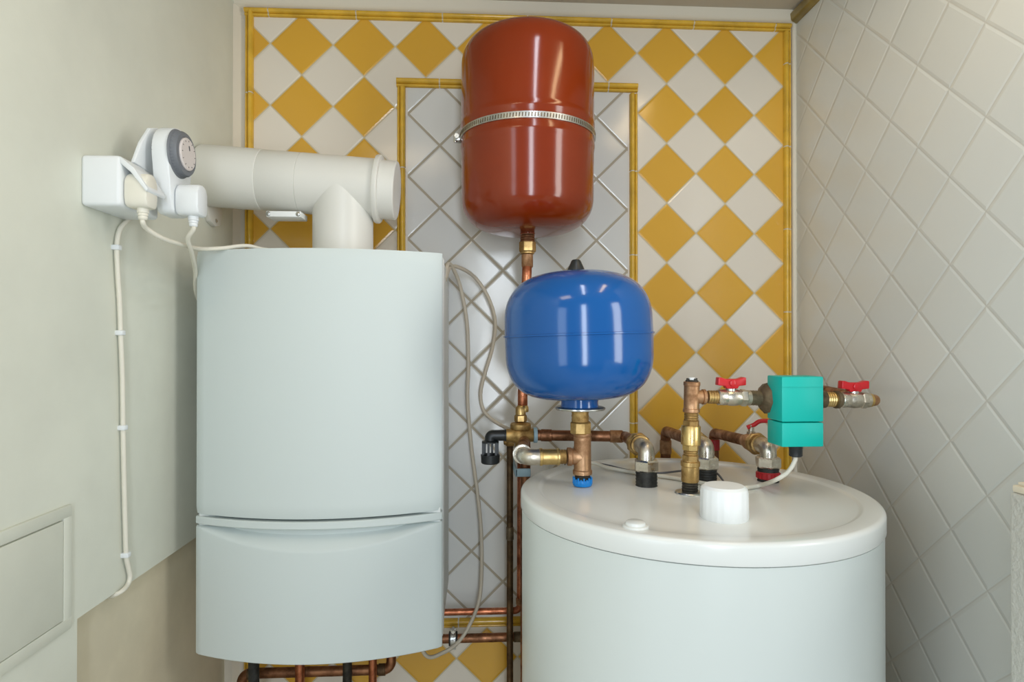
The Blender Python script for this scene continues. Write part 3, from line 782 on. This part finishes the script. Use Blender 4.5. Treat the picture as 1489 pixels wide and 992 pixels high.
# ================================================================== PUMP
pf = aY(1137, 548, .94); pg = aY(1198, 650, .94)
t = thing('circulation_pump', 'teal box-shaped circulation pump between two red-handled valves', 'pump', V((pf.x+pg.x)/2, .97, pg.z))
bm = B()
z0, z1 = pg.z, pf.z; x0, x1 = pf.x, pg.x; zg = aY(1150, 614.5, .94).z; zh = aY(1150, 563, .94).z
box(bm, (x0, .94, zg+.0006), (x1, .990, z1), .0022)
obj('motor_housing', bm, 'teal', t)
bm = B(); box(bm, (x0, .94, z0), (x1, .990, zg-.0006), .0022); obj('terminal_cover', bm, 'teal', t)
bm = B(); box(bm, (x0+.0012, .9392, zh-.0004), (x1-.0012, .9405, zh+.0004)); obj('seam_ridge', bm, 'teal', t)
bm = B(); mp = pl(1157); lathe(bm, V(mp.x, .985, mp.z), (0, 1, 0), [(.034, 0), (.036, .002), (.036, .014), (.030, .024), (.02, .028), (0, .029)], 40)
a, b = pl(1118), pl(1199); lathe(bm, a, pd, [(.0145, 0), (.016, (b-a).length*.3), (.016, (b-a).length*.7), (.0145, (b-a).length)], 28)
obj('volute', bm, 'iron', t)
bm = B(); a = pl(1104); L = (pl(1118)-a).length
lathe(bm, a, pd, [(.014, 0), (.0195, .003), (.0235, .008), (.0268, .011), (.0268, L), (.02, L+.003)], 8, .2); obj('union_nut', bm, 'iron', t)
bm = B(); a, b = pl(1088), pl(1106); L = (b-a).length; lathe(bm, a, pd, threads(.0126, L, 4, .0008), 24); obj('union_tail', bm, 'iron', t)
bm = B(); a, b = pl(1196), pl(1216); L = (b-a).length; lathe(bm, a, pd, [(.0128, 0), (.0128, L*.2)]+[(r, L*.2+h) for r, h in threads(.0126, L*.65, 4, .0007)]+[(.0118, L)], 28); obj('outlet_nipple', bm, 'brass_bright', t)
bm = B(); a = pl(1214); lathe(bm, a, pd, [(.013, 0), (.0150, .001), (.0150, .006), (.0125, .008), (.0118, .011)], 28); obj('seal_ring', bm, 'iron', t)
gp = aY(1157, 652, .962)
bm = B(); lathe(bm, V(gp.x, .962, z0+.001), (0, 0, -1), [(.0108, 0), (.0108, .006), (.0102, .007), (.0102, .0185), (.0085, .020)], 12); obj('cable_gland', bm, 'black', t)
zl = H+.003
cb = [V(gp.x, .962, z0-.016), V(gp.x-.001, .963, z0-.026), aY(1146, 686, .965), aY(1128, 698, .967)]
cb += [aZ(1105, 706, zl+.001), aZ(1085, 709, zl), aZ(1060, 708, zl), aZ(1030, 704, zl), aZ(985, 696, zl), aZ(950, 691, zl), aZ(910, 685, zl), aZ(880, 679, zl), aZ(862, 673, zl+.002), V(.16, 1.27, H+.01), V(.15, 1.33, H-.03), V(.15, 1.40, H-.16)]
bm = B(); tube(bm, catmull(cb, 8), .0035, 12); obj('cable', bm, 'cable', t)
# dark wire on the lid
zl2 = H+.0025
cb = [V(.19, 1.36, H-.1), V(.19, 1.29, H+.01), aZ(862, 672, zl2+.004), aZ(885, 677, zl2), aZ(915, 684, zl2), aZ(955, 688, zl2+.004), aZ(990, 685, zl2+.006), aZ(1022, 682.5, zl2+.010), aZ(1040, 687, zl2+.008), aZ(1050, 697, zl2+.003), aZ(1055, 708, zl2), aZ(1058, 718, zl2)]
bm = B(); tube(bm, catmull(cb, 8), .0019, 10)
tag(obj('sensor_wire', bm, 'cable_dark'), 'thin dark wire lying on the lid, curling behind the white knob', 'wire')

# pump outlet pipe: elbow after the right valve, back to the wall
a = pl(1263); c = pl(1273); e = V(.733, D, c.z-.018)
t = thing('copper_pipe', 'short brass and copper bend right of the right red-handled valve', 'pipe', a)
bm = B(); mp_ = c+(e-c)*.2+V(0, 0, .004); tube(bm, fillet([a, c, mp_], .010, 8), .0098, 20); obj('elbow', bm, 'bronze', t)
bm = B(); tube(bm, [mp_-(mp_-c)*.1, c+(e-c)*.45+V(0, 0, .010), e], .0092, 18); obj('pipe', bm, 'copper_old', t)
bm = B(); lathe(bm, a-pd*.003, pd, [(.0098, 0), (.0114, .001), (.0114, .008), (.0098, .009)], 20); obj('collar', bm, 'brass_bright', t)
bm = B(); lathe(bm, e+V(0, 0, 0), (0, -1, 0), [(.022, 0), (.022, .002), (.012, .006)], 28); obj('wall_rosette', bm, 'iron', t)

# ================================================================== PIPES AT THE BACK WALL
def P(x, y, Y=1.385): return aY(x, y, Y)
# thick dark vertical pipe
va = P(741.5, 646, 1.36); vb = V(P(741.5, 900, 1.36).x, 1.36, -1.44)
t = thing('vertical_pipe', 'long dark brown vertical pipe between boiler and cylinder', 'pipe', vb)
bm = B(); tube(bm, [va, V(va.x, 1.36, -.4), vb], .0072, 18); obj('pipe', bm, 'copper_dark', t)
bm = B(); zc = P(741, 776, 1.36).z; lathe(bm, V((va.x+vb.x)/2, 1.36, zc-.014), (0, 0, 1), [(.0072, 0), (.0085, .001), (.0085, .028), (.0072, .029)], 18); obj('coupling', bm, 'iron', t)
bm = B(); lathe(bm, V(va.x, 1.36, va.z-.004), (0, 0, 1), [(.0072, 0), (.0098, .001), (.0098, .018), (.0075, .019)], 18); lathe(bm, V(va.x-.014, 1.36, va.z+.004), (1, 0, 0), [(.004, 0), (.0055, .001), (.0055, .006), (.003, .008), (.003, .016)], 12); obj('top_fitting', bm, 'brass', t)
# copper pipe: from behind the boiler to the right, up behind the vessel
ya = 1.40
h0 = V(-.30, ya, P(690, 889.5, ya).z); h1 = V(P(756, 889.5, ya).x, ya, h0.z); h2 = V(P(757, 660, ya).x, ya, P(757, 668, ya).z)
t = thing('copper_pipe', 'shiny copper pipe leaving the boiler and turning upward', 'pipe', h0)
bm = B(); tube(bm, fillet([h0, h1, h2], .013, 8), .0075, 18); obj('pipe', bm, 'copper', t)
bm = B(); lathe(bm, V(h1.x-.030, ya, h0.z), (1, 0, 0), [(.0075, 0), (.009, .0006), (.009, .014), (.0075, .015)], 18); lathe(bm, V(h1.x, ya, h0.z+.014), (0, 0, 1), [(.0075, 0), (.009, .0006), (.009, .014), (.0075, .015)], 18); obj('sleeves', bm, 'bronze', t)
# lower thick pipe with a rubber-lined clamp
yb_ = 1.395
g0 = V(-.30, yb_, P(690, 928, yb_).z); g1 = V(.13, yb_, g0.z)
t = thing('copper_pipe', 'dark horizontal pipe with steel clamp under the yellow moulding', 'pipe', g0)
bm = B(); tube(bm, [g0, g1], .0098, 20); obj('pipe', bm, 'copper_old', t)
bm = B(); lathe(bm, V(P(747, 928, yb_).x, yb_, g0.z), (1, 0, 0), [(.0098, 0), (.0112, .001), (.0112, .02), (.0098, .021)], 18); obj('coupling', bm, 'iron', t)
kx = P(659, 926, yb_).x
bm = B(); lathe(bm, V(kx-.010, yb_, g0.z), (1, 0, 0), [(.0098, 0), (.0155, .0005), (.0155, .0195), (.0098, .02)], 24); cl = obj('clamp_lining', bm, 'rubber', t)
bm = B(); lathe(bm, V(kx-.006, yb_, g0.z), (1, 0, 0), [(.0145, 0), (.0168, .0004), (.0168, .0116), (.0145, .012)], 24)
box(bm, (kx-.006, yb_-.004, g0.z+.0155), (kx+.006, yb_+.004, g0.z+.022), .001); lathe(bm, V(kx, yb_-.010, g0.z+.019), (0, 1, 0), [(.004, 0), (.004, .02)], 12)
box(bm, (kx-.006, yb_-.003, g0.z-.024), (kx+.006, yb_+.003, g0.z-.015), .001); tube(bm, [V(kx, yb_+.015, g0.z), V(kx, D+.001, g0.z)], .004, 10)
obj('pipe_clamp', bm, 'steel', t)
# pale blue clip under the chrome elbow
q = aY(761, 685, 1.30)
bm = B(); box(bm, (q.x-.019, 1.280, q.z-.0085), (q.x+.014, 1.286, q.z+.0085), .002); box(bm, (q.x-.019, 1.28, q.z-.008), (q.x-.014, D-.001, q.z+.008), .001)
tag(obj('pipe_clip', bm, 'zip'), 'pale blue plastic pipe clip under the nickel elbow', 'clip')

# ================================================================== WIRES right of the boiler
yw = 1.39
def wire(name, pts, r, m, label):
    bm = B(); tube(bm, catmull(pts, 8), r, 10); tag(obj(name, bm, m), label, 'wire')
w1 = [V(bx1-.004, 1.30, .138), aY(652, 384, 1.33), aY(660, 393, 1.36)]+[aY(x, y, yw) for x, y in [(670, 420), (679, 470), (681, 530), (680, 585), (686, 655), (694, 715), (699.5, 770), (700.5, 830), (697, 872)]]+[aY(685, 905, 1.365), aY(668, 932, 1.35), aY(645, 949, 1.33), aY(618, 952, 1.31), V(-.14, 1.30, bz0-.012), V(-.18, 1.30, bz0+.006)]
wire('cable', w1, .0042, 'cable_grey', 'long grey cable hanging beside the boiler and looping under it')
w2_ = [V(bx1-.004, 1.31, .135), aY(655, 388, 1.35), aY(672, 391, 1.38)]+[aY(x, y, 1.405) for x, y in [(690, 403), (706, 425), (717, 452), (720, 478), (715, 510), (706, 540), (699, 570), (702, 595), (715, 610), (731, 620)]]+[aY(744, 626, 1.33), aY(748, 630, 1.265)]
wire('cable', w2_, .0042, 'cable_grey', 'grey cable curving from boiler top to the brass safety valve')

# ================================================================== UNDER THE BOILER
yu = 1.33
u_h = aY(450, 977, yu).z
ul = aY(352, 977, yu).x; ur = aY(569, 977, yu).x
t = thing('manifold_pipe', 'dark copper pipe with two bends running under the boiler', 'pipe', V(ul, yu, u_h))
bm = B(); tube(bm, fillet([V(ul, yu, -1.449), V(ul, yu, u_h), V(ur, yu, u_h), V(ur, yu, bz0+.004)], .018, 8), .0105, 20); obj('pipe', bm, 'copper_old', t)
for xx, nm in ((aY(555, 977, yu).x, 1), (aY(366, 977, yu).x, -1)):
    bm = B(); lathe(bm, V(xx-.008, yu, u_h), (1, 0, 0), [(.0105, 0), (.0122, .001), (.0122, .016), (.0105, .017)], 20); obj('sleeve', bm, 'copper_dark', t)
def drop(x, Y, r, m, label, name='copper_pipe', cat='pipe', sleeve='copper'):
    p = aY(x, 985, Y); t = thing(name, label, cat, V(p.x, Y, -1.44))
    bm = B(); tube(bm, [V(p.x, Y, bz0+.004), V(p.x, Y, -1.44)], r, 18); obj('pipe' if 'hose' not in name else 'hose', bm, m, t)
    bm = B(); lathe(bm, V(p.x, Y, bz0-.030), (0, 0, 1), [(r, 0), (r+.0022, .001), (r+.0022, .026), (r+.001, .03)], 18); obj('union_nut', bm, sleeve, t)
drop(369, 1.25, .0105, 'rubber', 'black hose hanging under the left end of the boiler', 'drain_hose', 'hose', 'black')
drop(436, 1.302, .0095, 'copper', 'copper pipe dropping under the boiler beside the black hose', sleeve='copper_old')
drop(505, 1.302, .0095, 'thread', 'black iron pipe dropping under the boiler middle', 'iron_pipe', 'pipe', 'thread')
drop(542, 1.302, .0085, 'copper', 'thinner copper pipe dropping under the boiler, right of the iron one', sleeve='copper_old')

for o in TOPS: del o['_o']

# ================================================================== LIGHT
W = bpy.data.worlds.new('world'); bpy.context.scene.world = W; W.use_nodes = True
bg = W.node_tree.nodes['Background']; bg.inputs[0].default_value = (.92, .97, 1.0, 1); bg.inputs[1].default_value = .40
def area(name, loc, target, sx, sy, power, col):
    l = bpy.data.lights.new(name, 'AREA'); l.shape = 'RECTANGLE'; l.size = sx; l.size_y = sy; l.energy = power; l.color = col
    o = bpy.data.objects.new(name, l); C.objects.link(o); o.location = Vector(loc)+UP
    o.rotation_euler = (Vector(target)-Vector(loc)).to_track_quat('-Z', 'Y').to_euler(); return o
area('window_light', (.16, -1.3, .15), (.1, 1.4, 0), .26, 1.8, 23, (.82, .91, 1.0))
area('window_light_right', (2.1, -.55, .25), (-.5, 1.1, -.1), .55, 1.8, 29, (.97, .97, .92))
area('fill_light_left', (-2.3, -1.3, .0), (.75, 1.0, -.3), 2.6, 2.4, 66, (.80, .91, 1.0))  # large unseen fill light, added to brighten the right wall
area('streak_light', (.19, .55, .795), (.19, .55, 0), .045, .5, 1.5, (.86, .9, 1.0))  # unseen strip light added to put a highlight on the upper red vessel
area('streak_light_warm', (.54, .70, .795), (.54, .70, 0), .05, .4, 1.1, (1.0, .74, .42))  # second added strip, warm, for the streak right of the vessel's centre
area('warm_fill_light', (-.30, .24, .795), (-.30, .24, 0), .3, .2, 1.6, (1.0, .78, .50))  # unseen warm fill, added to tint the upper left of the niche
# ================================================================== CAMERA
cam = bpy.data.cameras.new('camera'); co = bpy.data.objects.new('camera', cam); C.objects.link(co)
co.location = UP; co.rotation_euler = (PI/2+PIT, 0, -YAW)
cam.sensor_fit = 'HORIZONTAL'; cam.sensor_width = 36; cam.lens = F/1489*36; cam.clip_start = .01
sc = bpy.context.scene; sc.camera = co
sc.view_settings.view_transform = 'Standard'; sc.view_settings.look = 'None'
sc.view_settings.exposure = -.06; sc.view_settings.gamma = 1; sc.view_settings.use_curve_mapping = False
